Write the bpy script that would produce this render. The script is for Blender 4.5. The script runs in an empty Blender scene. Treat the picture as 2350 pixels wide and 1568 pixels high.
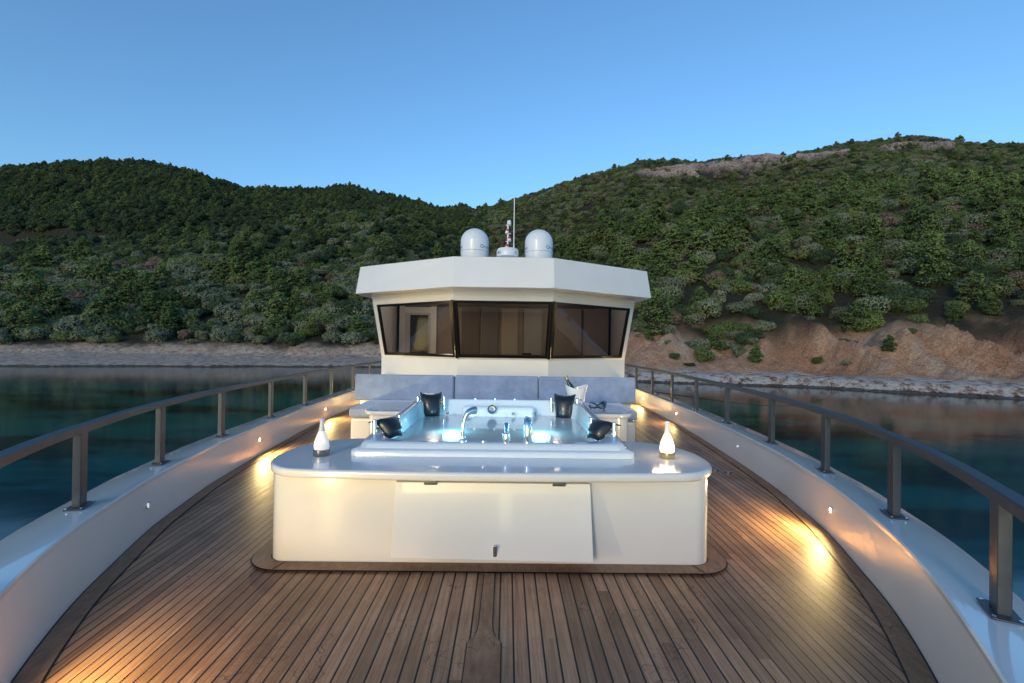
import bpy, bmesh, math, random
import numpy as np
from mathutils import Vector, Matrix, noise
random.seed(7); rng=np.random.default_rng(7)
scene=bpy.context.scene
scene.view_settings.view_transform='Standard'
scene.view_settings.look='None'
scene.view_settings.exposure=0

# ------------------------------------------------------------------ helpers
def link(o):
    scene.collection.objects.link(o); return o
def empty(name,loc=(0,0,0)):
    e=bpy.data.objects.new(name,None); e.location=loc; e.empty_display_size=0.2
    return link(e)
def par(o,p):
    if p is not None:
        o.parent=p; o.matrix_parent_inverse=Matrix.Translation(-Vector(p.location))
    return o
def mesh(name,verts,faces,mat=None,parent=None,smooth=False,uvs=None):
    me=bpy.data.meshes.new(name); me.from_pydata([tuple(v) for v in verts],[],faces); me.update()
    if smooth: me.polygons.foreach_set('use_smooth',[True]*len(me.polygons))
    o=bpy.data.objects.new(name,me); link(o)
    if mat: me.materials.append(mat)
    return par(o,parent)
def bevel(o,w,seg=3):
    m=o.modifiers.new('bevel','BEVEL'); m.width=w; m.segments=seg; m.limit_method='ANGLE'; m.angle_limit=math.radians(30)
    o.data.polygons.foreach_set('use_smooth',[True]*len(o.data.polygons))
    w2=o.modifiers.new('wn','WEIGHTED_NORMAL'); w2.keep_sharp=False
    return o
def box(name,c,s,mat,parent=None,rot=(0,0,0),bev=0,seg=3):
    x,y,z=[k/2 for k in s]
    R=Matrix.Rotation(rot[2],3,'Z')@Matrix.Rotation(rot[1],3,'Y')@Matrix.Rotation(rot[0],3,'X')
    v=[R@Vector((a*x,b*y,d*z))+Vector(c) for a in(-1,1) for b in(-1,1) for d in(-1,1)]
    f=[(0,1,3,2),(4,6,7,5),(0,4,5,1),(2,3,7,6),(0,2,6,4),(1,5,7,3)]
    o=mesh(name,v,f,mat,parent)
    if bev: bevel(o,bev,seg)
    return o
def lathe(name,prof,c,mat,parent=None,n=32,R=None,smooth=True,mod=None):
    v=[];f=[]
    for i,(r,z) in enumerate(prof):
        for k in range(n):
            a=2*math.pi*k/n; rr=r; zz=z
            if mod: rr,zz=mod(r,z,a,i)
            p=Vector((rr*math.cos(a),rr*math.sin(a),zz))
            if R is not None: p=R@p
            v.append(p+Vector(c))
    for i in range(len(prof)-1):
        for k in range(n):
            k2=(k+1)%n
            f.append((i*n+k,i*n+k2,(i+1)*n+k2,(i+1)*n+k))
    if prof[0][0]>1e-5: f.append(tuple(reversed(range(n))))
    if prof[-1][0]>1e-5: f.append(tuple((len(prof)-1)*n+k for k in range(n)))
    o=mesh(name,v,f,mat,parent,smooth)
    bm=bmesh.new(); bm.from_mesh(o.data); bmesh.ops.remove_doubles(bm,verts=bm.verts,dist=1e-5); bm.to_mesh(o.data); bm.free()
    if smooth:
        o.data.polygons.foreach_set('use_smooth',[True]*len(o.data.polygons))
        m=o.modifiers.new('es','EDGE_SPLIT'); m.split_angle=math.radians(40)
    return o
def tube(name,pts,r,mat,parent=None,n=10):
    cu=bpy.data.curves.new(name,'CURVE'); cu.dimensions='3D'; cu.bevel_depth=r; cu.bevel_resolution=4; cu.use_fill_caps=True
    sp=cu.splines.new('POLY'); sp.points.add(len(pts)-1)
    for i,p in enumerate(pts): sp.points[i].co=(*p,1)
    o=bpy.data.objects.new(name,cu); link(o); cu.materials.append(mat)
    return par(o,parent)
def rrect(cx,cy,hx,hy,r,n=8):
    r=min(r,hx,hy); out=[]
    for (sx,sy,a0) in((1,1,0),(-1,1,90),(-1,-1,180),(1,-1,270)):
        for k in range(n+1):
            a=math.radians(a0+90*k/n)
            out.append((cx+sx*(hx-r)+r*math.cos(a),cy+sy*(hy-r)+r*math.sin(a)))
    return out
def prism(name,outline,z0,z1,mat,parent=None,bev=0):
    n=len(outline)
    v=[(x,y,z0) for x,y in outline]+[(x,y,z1) for x,y in outline]
    f=[tuple(reversed(range(n))),tuple(range(n,2*n))]+[(i,(i+1)%n,n+(i+1)%n,n+i) for i in range(n)]
    o=mesh(name,v,f,mat,parent)
    if bev: bevel(o,bev,4)
    else:
        o.data.polygons.foreach_set('use_smooth',[True]*len(o.data.polygons))
        m=o.modifiers.new('es','EDGE_SPLIT'); m.split_angle=math.radians(40)
    return o
def ringloft(name,rings,mat,parent,cap0=False,cap1=True,smooth=True):
    n=len(rings[0]); v=[p for r in rings for p in r]; f=[]
    for i in range(len(rings)-1):
        for k in range(n):
            k2=(k+1)%n; f.append((i*n+k,i*n+k2,(i+1)*n+k2,(i+1)*n+k))
    if cap1: f.append(tuple((len(rings)-1)*n+k for k in range(n)))
    if cap0: f.append(tuple(reversed(range(n))))
    o=mesh(name,v,f,mat,parent,smooth)
    if smooth:
        m=o.modifiers.new('es','EDGE_SPLIT'); m.split_angle=math.radians(50)
    return o
def text(name,s,loc,size,rot,mat,parent,ext=0.001):
    cu=bpy.data.curves.new(name,'FONT'); cu.body=s; cu.size=size; cu.extrude=ext; cu.align_x='CENTER'
    o=bpy.data.objects.new(name,cu); o.location=loc; o.rotation_euler=rot; link(o); cu.materials.append(mat)
    return par(o,parent)

# ------------------------------------------------------------------ material helpers
class N:
    def __init__(s,name):
        s.m=bpy.data.materials.new(name); s.m.use_nodes=True; s.t=s.m.node_tree; s.n=s.t.nodes; s.l=s.t.links
        s.b=s.n['Principled BSDF']; s.out=s.n['Material Output']
    def add(s,t,**k):
        x=s.n.new(t)
        for a,b in k.items(): setattr(x,a,b)
        return x
    def set(s,node,i,v):
        if hasattr(v,'is_output') : s.l.new(v,node.inputs[i])
        else: node.inputs[i].default_value=v
    def math(s,op,a,b=0.0,c=None):
        x=s.add('ShaderNodeMath',operation=op); s.set(x,0,a); s.set(x,1,b)
        if c is not None: s.set(x,2,c)
        return x.outputs[0]
    def noise(s,vec,scale,detail=4,rough=0.5):
        x=s.add('ShaderNodeTexNoise'); x.inputs['Scale'].default_value=scale; x.inputs['Detail'].default_value=detail; x.inputs['Roughness'].default_value=rough
        if vec is not None: s.l.new(vec,x.inputs['Vector'])
        return x.outputs[0]
    def mapping(s,vec,scale):
        x=s.add('ShaderNodeMapping'); s.l.new(vec,x.inputs[0]); x.inputs['Scale'].default_value=scale; return x.outputs[0]
    def ramp(s,f,stops):
        x=s.add('ShaderNodeValToRGB'); s.set(x,0,f); e=x.color_ramp.elements
        while len(e)<len(stops): e.new(0.5)
        for i,(p,c) in enumerate(stops):
            e[i].position=p; e[i].color=(*c,1) if len(c)==3 else c
        return x.outputs[0]
    def mix(s,f,a,b,mode='MIX'):
        x=s.add('ShaderNodeMix',data_type='RGBA',blend_type=mode)
        s.set(x,0,f); s.set(x,6,a if hasattr(a,'is_output') else (*a,1)); s.set(x,7,b if hasattr(b,'is_output') else (*b,1))
        return x.outputs[2]
    def bump(s,h,strength=0.3,dist=0.02):
        x=s.add('ShaderNodeBump'); x.inputs['Strength'].default_value=strength; x.inputs['Distance'].default_value=dist
        s.l.new(h,x.inputs['Height']); s.l.new(x.outputs[0],s.b.inputs['Normal'])
    def pos(s): return s.add('ShaderNodeNewGeometry').outputs['Position']
def simple(name,col,rough=0.5,metal=0,coat=0,var=0.0,vscale=6,emis=None,es=0,bump=0):
    m=N(name)
    m.b.inputs['Roughness'].default_value=rough; m.b.inputs['Metallic'].default_value=metal
    m.b.inputs['Coat Weight'].default_value=coat
    if var or bump:
        p=m.pos(); nz=m.noise(p,vscale,5,0.6)
        if var:
            c=m.ramp(nz,[(0.3,tuple(k*(1-var) for k in col)),(0.7,tuple(min(1,k*(1+var)) for k in col))])
            m.l.new(c,m.b.inputs['Base Color'])
        else: m.b.inputs['Base Color'].default_value=(*col,1)
        if bump: m.bump(nz,bump,0.01)
    else: m.b.inputs['Base Color'].default_value=(*col,1)
    if emis: m.b.inputs['Emission Color'].default_value=(*emis,1); m.b.inputs['Emission Strength'].default_value=es
    return m.m

GEL=simple('gelcoat_white',(0.74,0.725,0.715),0.22,0,0.6,0.03,1.5)
GELC=simple('gelcoat_cream',(0.76,0.73,0.68),0.16,0,0.7,0.03,1.2)
CAPM=simple('cap_gelcoat',(0.70,0.73,0.75),0.15,0,0.8,0.04,1.0)
ACR=simple('tub_acrylic',(0.80,0.84,0.86),0.10,0,0.7)
CHR=simple('chrome',(0.8,0.8,0.82),0.08,1)
BLK=simple('black_rubber',(0.012,0.013,0.016),0.35,0,0.2)
FRM=simple('window_frame_black',(0.006,0.006,0.007),0.3)
RAILM=simple('rail_grey_paint',(0.028,0.036,0.048),0.42,0.0,0.1,0.12,40,bump=0.1)
CAULK=simple('caulk_black',(0.01,0.01,0.011),0.6)
DOME=simple('dome_plastic',(0.72,0.75,0.79),0.35,0,0.2,0.02,4)
BLUE=simple('lettering_blue',(0.01,0.06,0.35),0.5)
DARKT=simple('lettering_dark',(0.05,0.05,0.06),0.5)
RED=simple('red_lens',(0.6,0.02,0.02),0.3)
HULLM=simple('hull_paint',(0.6,0.6,0.6),0.25,0,0.5)

def teak(name,plank=True):
    m=N(name); p=m.pos()
    if plank:
        uv=m.add('ShaderNodeUVMap'); sep=m.add('ShaderNodeSeparateXYZ'); m.l.new(uv.outputs[0],sep.inputs[0])
        s=m.math('DIVIDE',sep.outputs[0],0.076)
        fl=m.math('FLOOR',s); fr=m.math('FRACT',s)
        wn=m.add('ShaderNodeTexWhiteNoise',noise_dimensions='1D'); m.l.new(fl,wn.inputs['W']); rnd=wn.outputs['Value']
        yj=m.math('DIVIDE',m.math('ADD',sep.outputs[1],m.math('MULTIPLY',rnd,2.7)),2.7)
        bl=m.math('FLOOR',yj); wn2=m.add('ShaderNodeTexWhiteNoise',noise_dimensions='2D')
        cb=m.add('ShaderNodeCombineXYZ'); m.l.new(fl,cb.inputs[0]); m.l.new(bl,cb.inputs[1]); m.l.new(cb.outputs[0],wn2.inputs['Vector'])
        rnd2=wn2.outputs['Value']
        ca=m.math('ADD',m.math('LESS_THAN',fr,0.065),m.math('GREATER_THAN',fr,0.935))
        gx=m.add('ShaderNodeCombineXYZ'); m.l.new(m.math('MULTIPLY',sep.outputs[0],60),gx.inputs[0]); m.l.new(m.math('MULTIPLY',sep.outputs[1],2.2),gx.inputs[1]); m.l.new(m.math('MULTIPLY',rnd2,50),gx.inputs[2])
        gr=m.noise(gx.outputs[0],1.0,6,0.65)
    else:
        gr=m.noise(m.mapping(p,(14,5,14)),2.0,6,0.65); rnd2=m.noise(p,1.0,2); ca=None
    k=1.12 if plank else 0.9
    base=m.ramp(gr,[(0.25,(0.19*k,0.096*k,0.050*k)),(0.5,(0.34*k,0.186*k,0.102*k)),(0.8,(0.48*k,0.30*k,0.18*k))])
    val=m.math('ADD',m.math('MULTIPLY',rnd2,0.60),0.70)
    hs=m.add('ShaderNodeHueSaturation'); hs.inputs['Saturation'].default_value=1.0; m.l.new(val,hs.inputs['Value']); m.l.new(base,hs.inputs['Color'])
    st=m.noise(p,0.9,6,0.7)
    stf=m.ramp(st,[(0.42,(1,1,1)),(0.52,(0.86,0.84,0.82)),(0.62,(0.68,0.62,0.58))])
    col=m.mix(1.0,hs.outputs[0],stf,'MULTIPLY')
    vo=m.add('ShaderNodeTexVoronoi',feature='DISTANCE_TO_EDGE'); vo.inputs['Scale'].default_value=7
    nzv=m.add('ShaderNodeTexNoise'); nzv.inputs['Scale'].default_value=3; m.l.new(p,nzv.inputs['Vector'])
    vv=m.add('ShaderNodeVectorMath',operation='MULTIPLY_ADD'); m.l.new(nzv.outputs['Color'],vv.inputs[0]); vv.inputs[1].default_value=(0.9,0.9,0.9); m.l.new(p,vv.inputs[2])
    m.l.new(vv.outputs[0],vo.inputs['Vector'])
    thin=m.math('LESS_THAN',vo.outputs['Distance'],0.014)
    zone=m.math('GREATER_THAN',m.noise(p,1.6,2),0.54)
    col=m.mix(m.math('MULTIPLY',m.math('MULTIPLY',thin,zone),0.6),col,(0.07,0.028,0.014))
    if ca is not None: col=m.mix(ca,col,(0.012,0.011,0.011))
    m.l.new(col,m.b.inputs['Base Color'])
    ro=m.math('ADD',m.math('MULTIPLY',gr,0.3),0.36); m.l.new(ro,m.b.inputs['Roughness'])
    m.b.inputs['Specular IOR Level'].default_value=0.30
    h=m.math('SUBTRACT',m.math('MULTIPLY',gr,0.3),ca if ca is not None else 0.0)
    m.bump(h,0.35,0.003)
    return m.m
TEAK=teak('teak_planks'); TEAKB=teak('teak_board',False)

FAB=N('sofa_velvet'); p=FAB.pos(); nz=FAB.noise(p,3,5,0.7); nf=FAB.noise(p,90,3,0.6)
FAB.l.new(FAB.ramp(nz,[(0.3,(0.20,0.26,0.38)),(0.7,(0.34,0.41,0.56))]),FAB.b.inputs['Base Color'])
FAB.b.inputs['Roughness'].default_value=0.85; FAB.b.inputs['Sheen Weight'].default_value=0.5; FAB.bump(nf,0.3,0.004); FAB=FAB.m

def glass(name,tint,ior=1.5,rough=0.0,extra=0.0):
    m=N(name); m.n.remove(m.b)
    tr=m.add('ShaderNodeBsdfTransparent'); tr.inputs[0].default_value=(*tint,1)
    gl=m.add('ShaderNodeBsdfGlossy'); gl.inputs['Roughness'].default_value=rough
    fr=m.add('ShaderNodeFresnel'); fr.inputs[0].default_value=ior
    mx=m.add('ShaderNodeMixShader'); m.l.new(m.math('ADD',fr.outputs[0],extra),mx.inputs[0]); m.l.new(tr.outputs[0],mx.inputs[1]); m.l.new(gl.outputs[0],mx.inputs[2])
    m.l.new(mx.outputs[0],m.out.inputs[0]); return m.m
WGL=glass('window_glass',(0.74,0.72,0.70),1.5,0.0,0.03)
CGL=glass('clear_glass',(0.95,0.96,0.97),1.45)

# ------------------------------------------------------------------ hull plan
ky=np.array([-0.62,-0.3,0,0.8,1.5,2.1,2.7,3.8,4.9,6,8,10,12,16,30]); kw=np.array([0.0,0.35,0.6,1.28,1.76,2.13,2.43,2.82,3.07,3.22,3.43,3.54,3.6,3.65,3.6])
fy=np.linspace(-0.62,30,3000); fw=np.interp(fy,ky,kw)
ker=np.exp(-0.5*(np.arange(-40,41)/18.0)**2); ker/=ker.sum()
fws=np.convolve(np.pad(fw,40,mode='edge'),ker,'valid'); 
def W(y): return float(np.interp(y,fy,fws))
def ZB(y): return float(np.interp(y,[0,2,4,8,12,30],[0.53,0.47,0.42,0.39,0.38,0.38]))

yacht=empty('yacht',(0,8,0))
ys=np.concatenate([np.linspace(-0.6,6,90),np.linspace(6.1,28,80)])
def sm(a,b,x):
    t=max(0,min(1,(x-a)/(b-a))); return t*t*(3-2*t)
nc=96; V=[];F=[];UV=[]
for y in ys:
    w=W(y)+0.02
    for j in range(nc+1):
        x=(-1+2*j/nc)*w; V.append((x,y,0))
        s=abs(x)+(3.5-W(y))*0.42*sm(1.3,3.2,abs(x))*1.0
        UV.append((math.copysign(s,x)+50.008,y))
for i in range(len(ys)-1):
    for j in range(nc):
        a=i*(nc+1)+j; F.append((a,a+1,a+nc+2,a+nc+1))
deck=mesh('teak_deck',V,F,TEAK,yacht)
uvl=deck.data.uv_layers.new(name='UVMap')
for lp in deck.data.loops: uvl.data[lp.index].uv=UV[lp.vertex_index]
def strip(name,f0,f1,z,mat,yy,parent=yacht):
    for sgn in(1,-1):
        v=[];f=[]
        for y in yy:
            v+= [(sgn*f0(y),y,z),(sgn*f1(y),y,z)]
        for i in range(len(yy)-1):
            q=(2*i,2*i+1,2*i+3,2*i+2); f.append(q if sgn>0 else q[::-1])
        mesh(name,v,f,mat,parent)
def nrm(y):
    d=(W(y+.05)-W(y-.05))/0.1; return math.sqrt(1+d*d)
y2=[y for y in ys if y>0.2]
strip('margin_caulk',lambda y:W(y)-0.125*nrm(y),lambda y:W(y)+0.01,0.004,CAULK,y2)
strip('margin_board',lambda y:W(y)-0.118*nrm(y),lambda y:W(y)-0.012,0.008,TEAKB,y2)
def flat(name,outline,z,mat,parent): 
    return mesh(name,[(x,y,z) for x,y in outline],[tuple(range(len(outline)))],mat,parent)
def kpo(e):
    half=[(0.085+e,1.0),(0.085+e,2.36),(0.075+e,2.385),(0.055+e,2.41),(0.042+e,2.45),(0.036+e,2.52),(0.034+e,3.07)]
    return half+[(-x,y) for x,y in reversed(half)]
flat('king_plank_caulk',kpo(0.006),0.004,CAULK,yacht); flat('king_plank',kpo(0),0.008,TEAKB,yacht)

for sgn,nm in((1,'bulwark_starboard'),(-1,'bulwark_port')):
    secs=[]
    for y in ys:
        w=W(y); z=ZB(y); k=nrm(y); 
        secs.append(([(w+0.0,-0.02),(w+0.015*k,z-0.045)],[(w+0.015*k,z-0.045),(w-0.008*k,z-0.035),(w-0.010*k,z-0.01),(w-0.003*k,z),(w+0.25*k,z+0.006),(w+0.27*k,z-0.006),(w+0.272*k,z-0.05),(w+0.26*k,z-0.055)],[(w+0.26*k,z-0.05),(w+0.2*k,-0.8),(w*0.93,-1.8),(w*0.85,-2.9)]))
    for part,mat,n2 in((0,GEL,'inner_face'),(1,CAPM,'cap'),(2,HULLM,'hull_side')):
        v=[];f=[];n=len(secs[0][part])
        for y,sc in zip(ys,secs): v+=[(sgn*p[0],y,p[1]) for p in sc[part]]
        for i in range(len(ys)-1):
            for k in range(n-1):
                q=(i*n+k,i*n+k+1,(i+1)*n+k+1,(i+1)*n+k); f.append(q[::-1] if sgn>0 else q)
        o=mesh(nm+'_'+n2,v,f,mat,yacht,True)
        m=o.modifiers.new('es','EDGE_SPLIT'); m.split_angle=math.radians(38)

# ------------------------------------------------------------------ railings
posts=[0.7,1.92,3.05,4.2,5.45,6.9,8.35,9.8,11.3,12.8,14.3,15.8]
for sgn in(1,-1):
    rl=empty('guard_railing',(sgn*3,6,0.4))
    yy=np.linspace(0.2,17,150); v=[];f=[]
    for y in yy:
        d=(W(y+.05)-W(y-.05))/0.1; t=Vector((d,1)).normalized(); nn=Vector((t.y,-t.x)); c=Vector((W(y),y))+nn*0.135
        zt=0.985+0.02*max(0,(2-y))
        for (o,z) in((-0.034,zt-0.05),(-0.034,zt-0.005),(-0.029,zt),(0.029,zt),(0.034,zt-0.005),(0.034,zt-0.05)):
            q=c+nn*o; v.append((sgn*q.x,q.y,z))
    for i in range(len(yy)-1):
        for k in range(6):
            k2=(k+1)%6; q=(i*6+k,i*6+k2,(i+1)*6+k2,(i+1)*6+k); f.append(q if sgn<0 else q[::-1])
    f.append(tuple(range(6))); f.append(tuple(range(6*len(yy)-6,6*len(yy))))
    mesh('top_rail',v,f,RAILM,rl)
    for i,y in enumerate(posts):
        d=(W(y+.05)-W(y-.05))/0.1; t=Vector((d,1)).normalized(); nn=Vector((t.y,-t.x)); c=Vector((W(y),y))+nn*0.135
        ang=-math.atan2(d,1)*sgn
        zb=ZB(y)
        box('post_%d'%i,(sgn*c.x,c.y,(zb+0.94)/2),(0.045,0.085,0.94-zb),RAILM,rl,(0,0,ang),0.004,2)
        box('foot_plate_%d'%i,(sgn*c.x,c.y,zb+0.011),(0.10,0.17,0.01),RAILM,rl,(0,0,ang),0.003,1)
        for a,b in((-.038,-.07),(.038,-.07),(-.038,.07),(.038,.07)):
            q=Vector((a,b)); q.rotate(Matrix.Rotation(ang,2)); 
            lathe('bolt',[(0.007,0),(0.007,0.004),(0,0.005)],(sgn*c.x+q.x,c.y+q.y,zb+0.016),CHR,rl,8)

# ------------------------------------------------------------------ tub surround
ts=empty('tub_surround',(0,4,0))
prism('front_cabinet',rrect(0,3.72,1.57,0.52,0.13,8),0.0,0.61,GELC,ts)
prism('rear_cabinet',rrect(0,5.15,1.1,1.0,0.05,4),0.0,0.66,GELC,ts)
prism('side_table_body',rrect(0,6.25,1.70,0.42,0.18,8),0.0,0.62,GELC,ts)
prism('side_table_top',rrect(0,6.25,1.74,0.46,0.2,8),0.621,0.675,GEL,ts,0.015)
out=[]
for k in range(0,33):
    x=-1.28+2.56*k/32; out.append((x,3.085+0.035*(abs(x)/1.28)**2.2))
for k in range(1,16):
    a=math.radians(-90+90*k/16); out.append((1.28+0.38*math.cos(a)**0.9,3.55+0.43*math.sin(a)))
for k in range(0,17):
    a=math.radians(90*k/16); out.append((1.66-0.5+0.5*math.cos(a),3.62+0.56*math.sin(a)))
L=[(x,y) for x,y in out]
L+= [(-x,y) for x,y in reversed(out) if y>3.13]
prism('counter_slab',L,0.612,0.675,GEL,ts,0.022)
hy=3.2-0.012
v=[(-0.665,hy,0.585),(0.69,hy,0.585),(0.70,hy-0.10,0.085),(-0.675,hy-0.06,0.085)]
th=Vector((0,-0.02,-0.002))
vv=[Vector(p) for p in v]+[Vector(p)+th for p in v]
o=mesh('hatch_panel',vv,[(0,1,2,3),(4,7,6,5),(0,4,5,1),(1,5,6,2),(2,6,7,3),(3,7,4,0)],GELC,ts); bevel(o,0.004,2)
prism('hatch_gap',[(-0.66,hy+0.005),(0.68,hy+0.005),(0.68,hy+0.009),(-0.66,hy+0.009)],0.1,0.592,simple('gap_shadow',(0.3,0.28,0.25),0.6),ts)
for hx in(-0.42,0.47): box('hinge',(hx,hy-0.026,0.583),(0.09,0.012,0.03),simple('hinge_steel',(0.3,0.3,0.3),0.3,0.9),ts,(0,0,0),0.002,1)
box('latch',(0.035,3.2-0.105,0.145),(0.03,0.02,0.09),CHR,ts,(0.15,0,0),0.006,2)
def ringflat(name,o,i,z,mat,parent):
    n=len(o); v=[(x,y,z) for x,y in o]+[(x,y,z) for x,y in i]
    return mesh(name,v,[(k,(k+1)%n,n+(k+1)%n,n+k) for k in range(n)],mat,parent)
inn=rrect(0,3.72,1.56,0.51,0.12,10)
ringflat('trim_caulk',rrect(0,3.72,1.705,0.655,0.26,10),inn,0.0125,CAULK,ts)
ringflat('trim_board',rrect(0,3.72,1.695,0.645,0.25,10),rrect(0,3.72,1.578,0.528,0.135,10),0.0165,TEAKB,ts)
for sx in(-1,1): box('trim_joint',(sx*1.44,3.135,0.0185),(0.006,0.11,0.002),CAULK,ts,(0,0,sx*0.35))

# ------------------------------------------------------------------ hot tub
ht=empty('hot_tub',(0,4.7,0.6))
def slope(z,y): return z+(0.036*(y-3.5) if z>0.7 else 0)
CY=4.7
spec=[(1.10,1.20,0.05,0.676),(1.10,1.20,0.05,0.712),(1.09,1.19,0.05,0.722),(1.055,1.145,0.06,0.724),(1.045,1.13,0.08,0.752),(1.03,1.115,0.10,0.762),(0.97,1.06,0.34,0.762),(0.955,1.045,0.34,0.752),(0.94,1.03,0.34,0.70),(0.90,0.98,0.34,0.55),(0.87,0.95,0.34,0.42),(0.80,0.86,0.32,0.18),(0.75,0.8,0.3,0.12)]
rings=[]
for hx,hy_,r,z in spec: rings.append([(x,y,slope(z,y)) for x,y in rrect(0,CY,hx,hy_,r,10)])
ringloft('shell',rings,ACR,ht)
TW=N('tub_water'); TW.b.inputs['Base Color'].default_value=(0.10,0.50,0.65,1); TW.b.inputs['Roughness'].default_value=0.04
TW.b.inputs['Emission Color'].default_value=(0.08,0.62,0.85,1); TW.b.inputs['Emission Strength'].default_value=0.65  # light from below the surface put into the water as emission
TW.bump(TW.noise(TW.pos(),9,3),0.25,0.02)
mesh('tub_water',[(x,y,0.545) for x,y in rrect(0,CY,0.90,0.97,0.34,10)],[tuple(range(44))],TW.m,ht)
for sx in(-1,1):
    lathe('corner_seat',[(0.0,0.0),(0.24,0.0),(0.28,-0.02),(0.29,-0.06),(0.28,-0.25)],(sx*0.64,4.0,0.66),ACR,ht,32)
    lathe('rear_seat_back',[(0.0,0.0),(0.20,0.0),(0.235,-0.02),(0.25,-0.06),(0.26,-0.35)],(sx*0.72,5.5,0.64),ACR,ht,32)
box('rear_ledge',(0,5.62,0.62),(0.9,0.10,0.32),ACR,ht,(-0.12,0,0),0.05,5)
JET=simple('jet_chrome',(0.30,0.32,0.35),0.15,1)
def jet(x,y,z,r):
    R=Matrix.Rotation(math.radians(78),3,'X')
    lathe('jet',[(0,0.012),(r*0.35,0.012),(r*0.4,0.004),(r*0.75,0.006),(r*0.95,0.02),(r,0.012),(r,-0.01)],(x,y,z),JET,ht,20,R)
for x in(-0.62,-0.27,-0.09,0.10,0.43): jet(x,5.545,0.612,0.05)
jet(-0.08,5.56,0.75,0.055)
for x in (-0.62,-0.36,0.18,0.45): jet(x,5.555,0.70,0.018)
for sx in(-1,1):
    R=Matrix.Rotation(math.radians(sx*-80),3,'Y')
    for y in(4.5,4.85,5.2): lathe('jet',[(0,0.012),(0.02,0.012),(0.035,0.016),(0.045,0.004)],(sx*0.905,y,0.62),JET,ht,16,R)
for x in(-0.3,-0.05,0.2): lathe('rim_button',[(0.022,0),(0.022,0.012),(0,0.014)],(x,5.78,slope(0.762,5.78)),CHR,ht,16)
def pillow(loc,rz,tilt,w,h):
    nx,nz=8,8; vs=[];fs=[]
    for side in(0,1):
        for j in range(nz+1):
            for i in range(nx+1):
                u=-1+2*i/nx; t=j/nz
                ww=w*(0.68+0.32*t)/2
                e=max(0,(1-abs(u)**4))*max(0,(1-abs(2*t-1)**4)); th=0.012+0.035*e**0.5
                curve=-0.05*(1-u*u)*0.6+0.05*math.sin(t*math.pi)*-0.3
                y=curve-(th if side==0 else -th*0.4)
                z=(t-0.5)*h+0.03*u*u*t
                if t>0.85: y+=0.05*(t-0.85)/0.15
                vs.append(Vector((u*ww,y,z)))
    n1=(nx+1)*(nz+1)
    for side in(0,1):
        for j in range(nz):
            for i in range(nx):
                a=side*n1+j*(nx+1)+i; q=(a,a+1,a+nx+2,a+nx+1); fs.append(q if side==0 else q[::-1])
    bd=[i for i in range(nx+1)]+[j*(nx+1)+nx for j in range(1,nz+1)]+[nz*(nx+1)+i for i in range(nx-1,-1,-1)]+[j*(nx+1) for j in range(nz-1,0,-1)]
    for k in range(len(bd)):
        a,b=bd[k],bd[(k+1)%len(bd)]; fs.append((b,a,a+n1,b+n1))
    R=Matrix.Rotation(rz,3,'Z')@Matrix.Rotation(tilt,3,'X')
    vs=[R@q+Vector(loc) for q in vs]
    mesh('headrest',vs,fs,BLK,ht,True)
    for s in(-1,1):
        b=R@Vector((s*(w/2+0.025),0.0,h*0.16))+Vector(loc)
        lathe('headrest_post',[(0.018,-0.10),(0.018,0.07),(0.014,0.078),(0,0.08)],b,CHR,ht,14)
        c=R@Vector((s*(w/2-0.03),0.01,h*0.16))+Vector(loc)
        tube('headrest_bar',[tuple(b),tuple(c)],0.010,CHR,ht)
pillow((-0.83,5.62,0.77),0.25,-0.25,0.27,0.31)
pillow((0.81,5.62,0.77),-0.25,-0.25,0.27,0.31)
pillow((-0.93,4.02,0.79),math.radians(62),-0.75,0.26,0.20)
pillow((0.93,4.02,0.79),math.radians(-62),-0.75,0.26,0.20)
def ctube(name,pts,rad,mat,parent):
    cu=bpy.data.curves.new(name,'CURVE'); cu.dimensions='3D'; cu.bevel_depth=1; cu.bevel_resolution=5; cu.use_fill_caps=True
    sp=cu.splines.new('NURBS'); sp.points.add(len(pts)-1); sp.use_endpoint_u=True; sp.order_u=3
    for i,(p,r) in enumerate(zip(pts,rad)): sp.points[i].co=(*p,1); sp.points[i].radius=r
    o=bpy.data.objects.new(name,cu); link(o); cu.materials.append(mat); return par(o,parent)
zr=0.764
ctube('hand_shower',[(-0.245,3.62,zr),(-0.245,3.62,zr+0.10),(-0.235,3.63,zr+0.19),(-0.20,3.65,zr+0.25),(-0.15,3.68,zr+0.25)],[0.018,0.015,0.015,0.028,0.032],CHR,ht)
lathe('shower_socket',[(0.030,0),(0.030,0.02),(0.022,0.03),(0.020,0.05)],(-0.245,3.62,zr),CHR,ht,20)
lathe('mixer_base',[(0.030,0),(0.030,0.05),(0.026,0.075),(0,0.08)],(0.10,3.62,zr),CHR,ht,20)
ctube('mixer_lever',[(0.10,3.62,zr+0.07),(0.10,3.64,zr+0.11),(0.10,3.68,zr+0.14)],[0.012,0.015,0.02],CHR,ht)
ctube('waterfall_spout',[(0.27,3.62,zr),(0.27,3.62,zr+0.12),(0.27,3.66,zr+0.185),(0.27,3.75,zr+0.17)],[0.03,0.031,0.031,0.026],CHR,ht)
lathe('rim_knob',[(0.02,0),(0.02,0.02),(0,0.022)],(-0.08,3.62,zr),CHR,ht,16)
def plight(name,loc,e,col,r=0.03,parent=None):
    l=bpy.data.lights.new(name,'POINT'); l.energy=e; l.color=col; l.shadow_soft_size=r
    o=bpy.data.objects.new(name,l); o.location=loc; link(o); return par(o,parent)
for x,y in((-0.45,4.6),(0.45,4.6)):
    plight('tub_light',(x,y,0.68),14,(0.20,0.72,1.0),0.10,ht)

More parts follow.
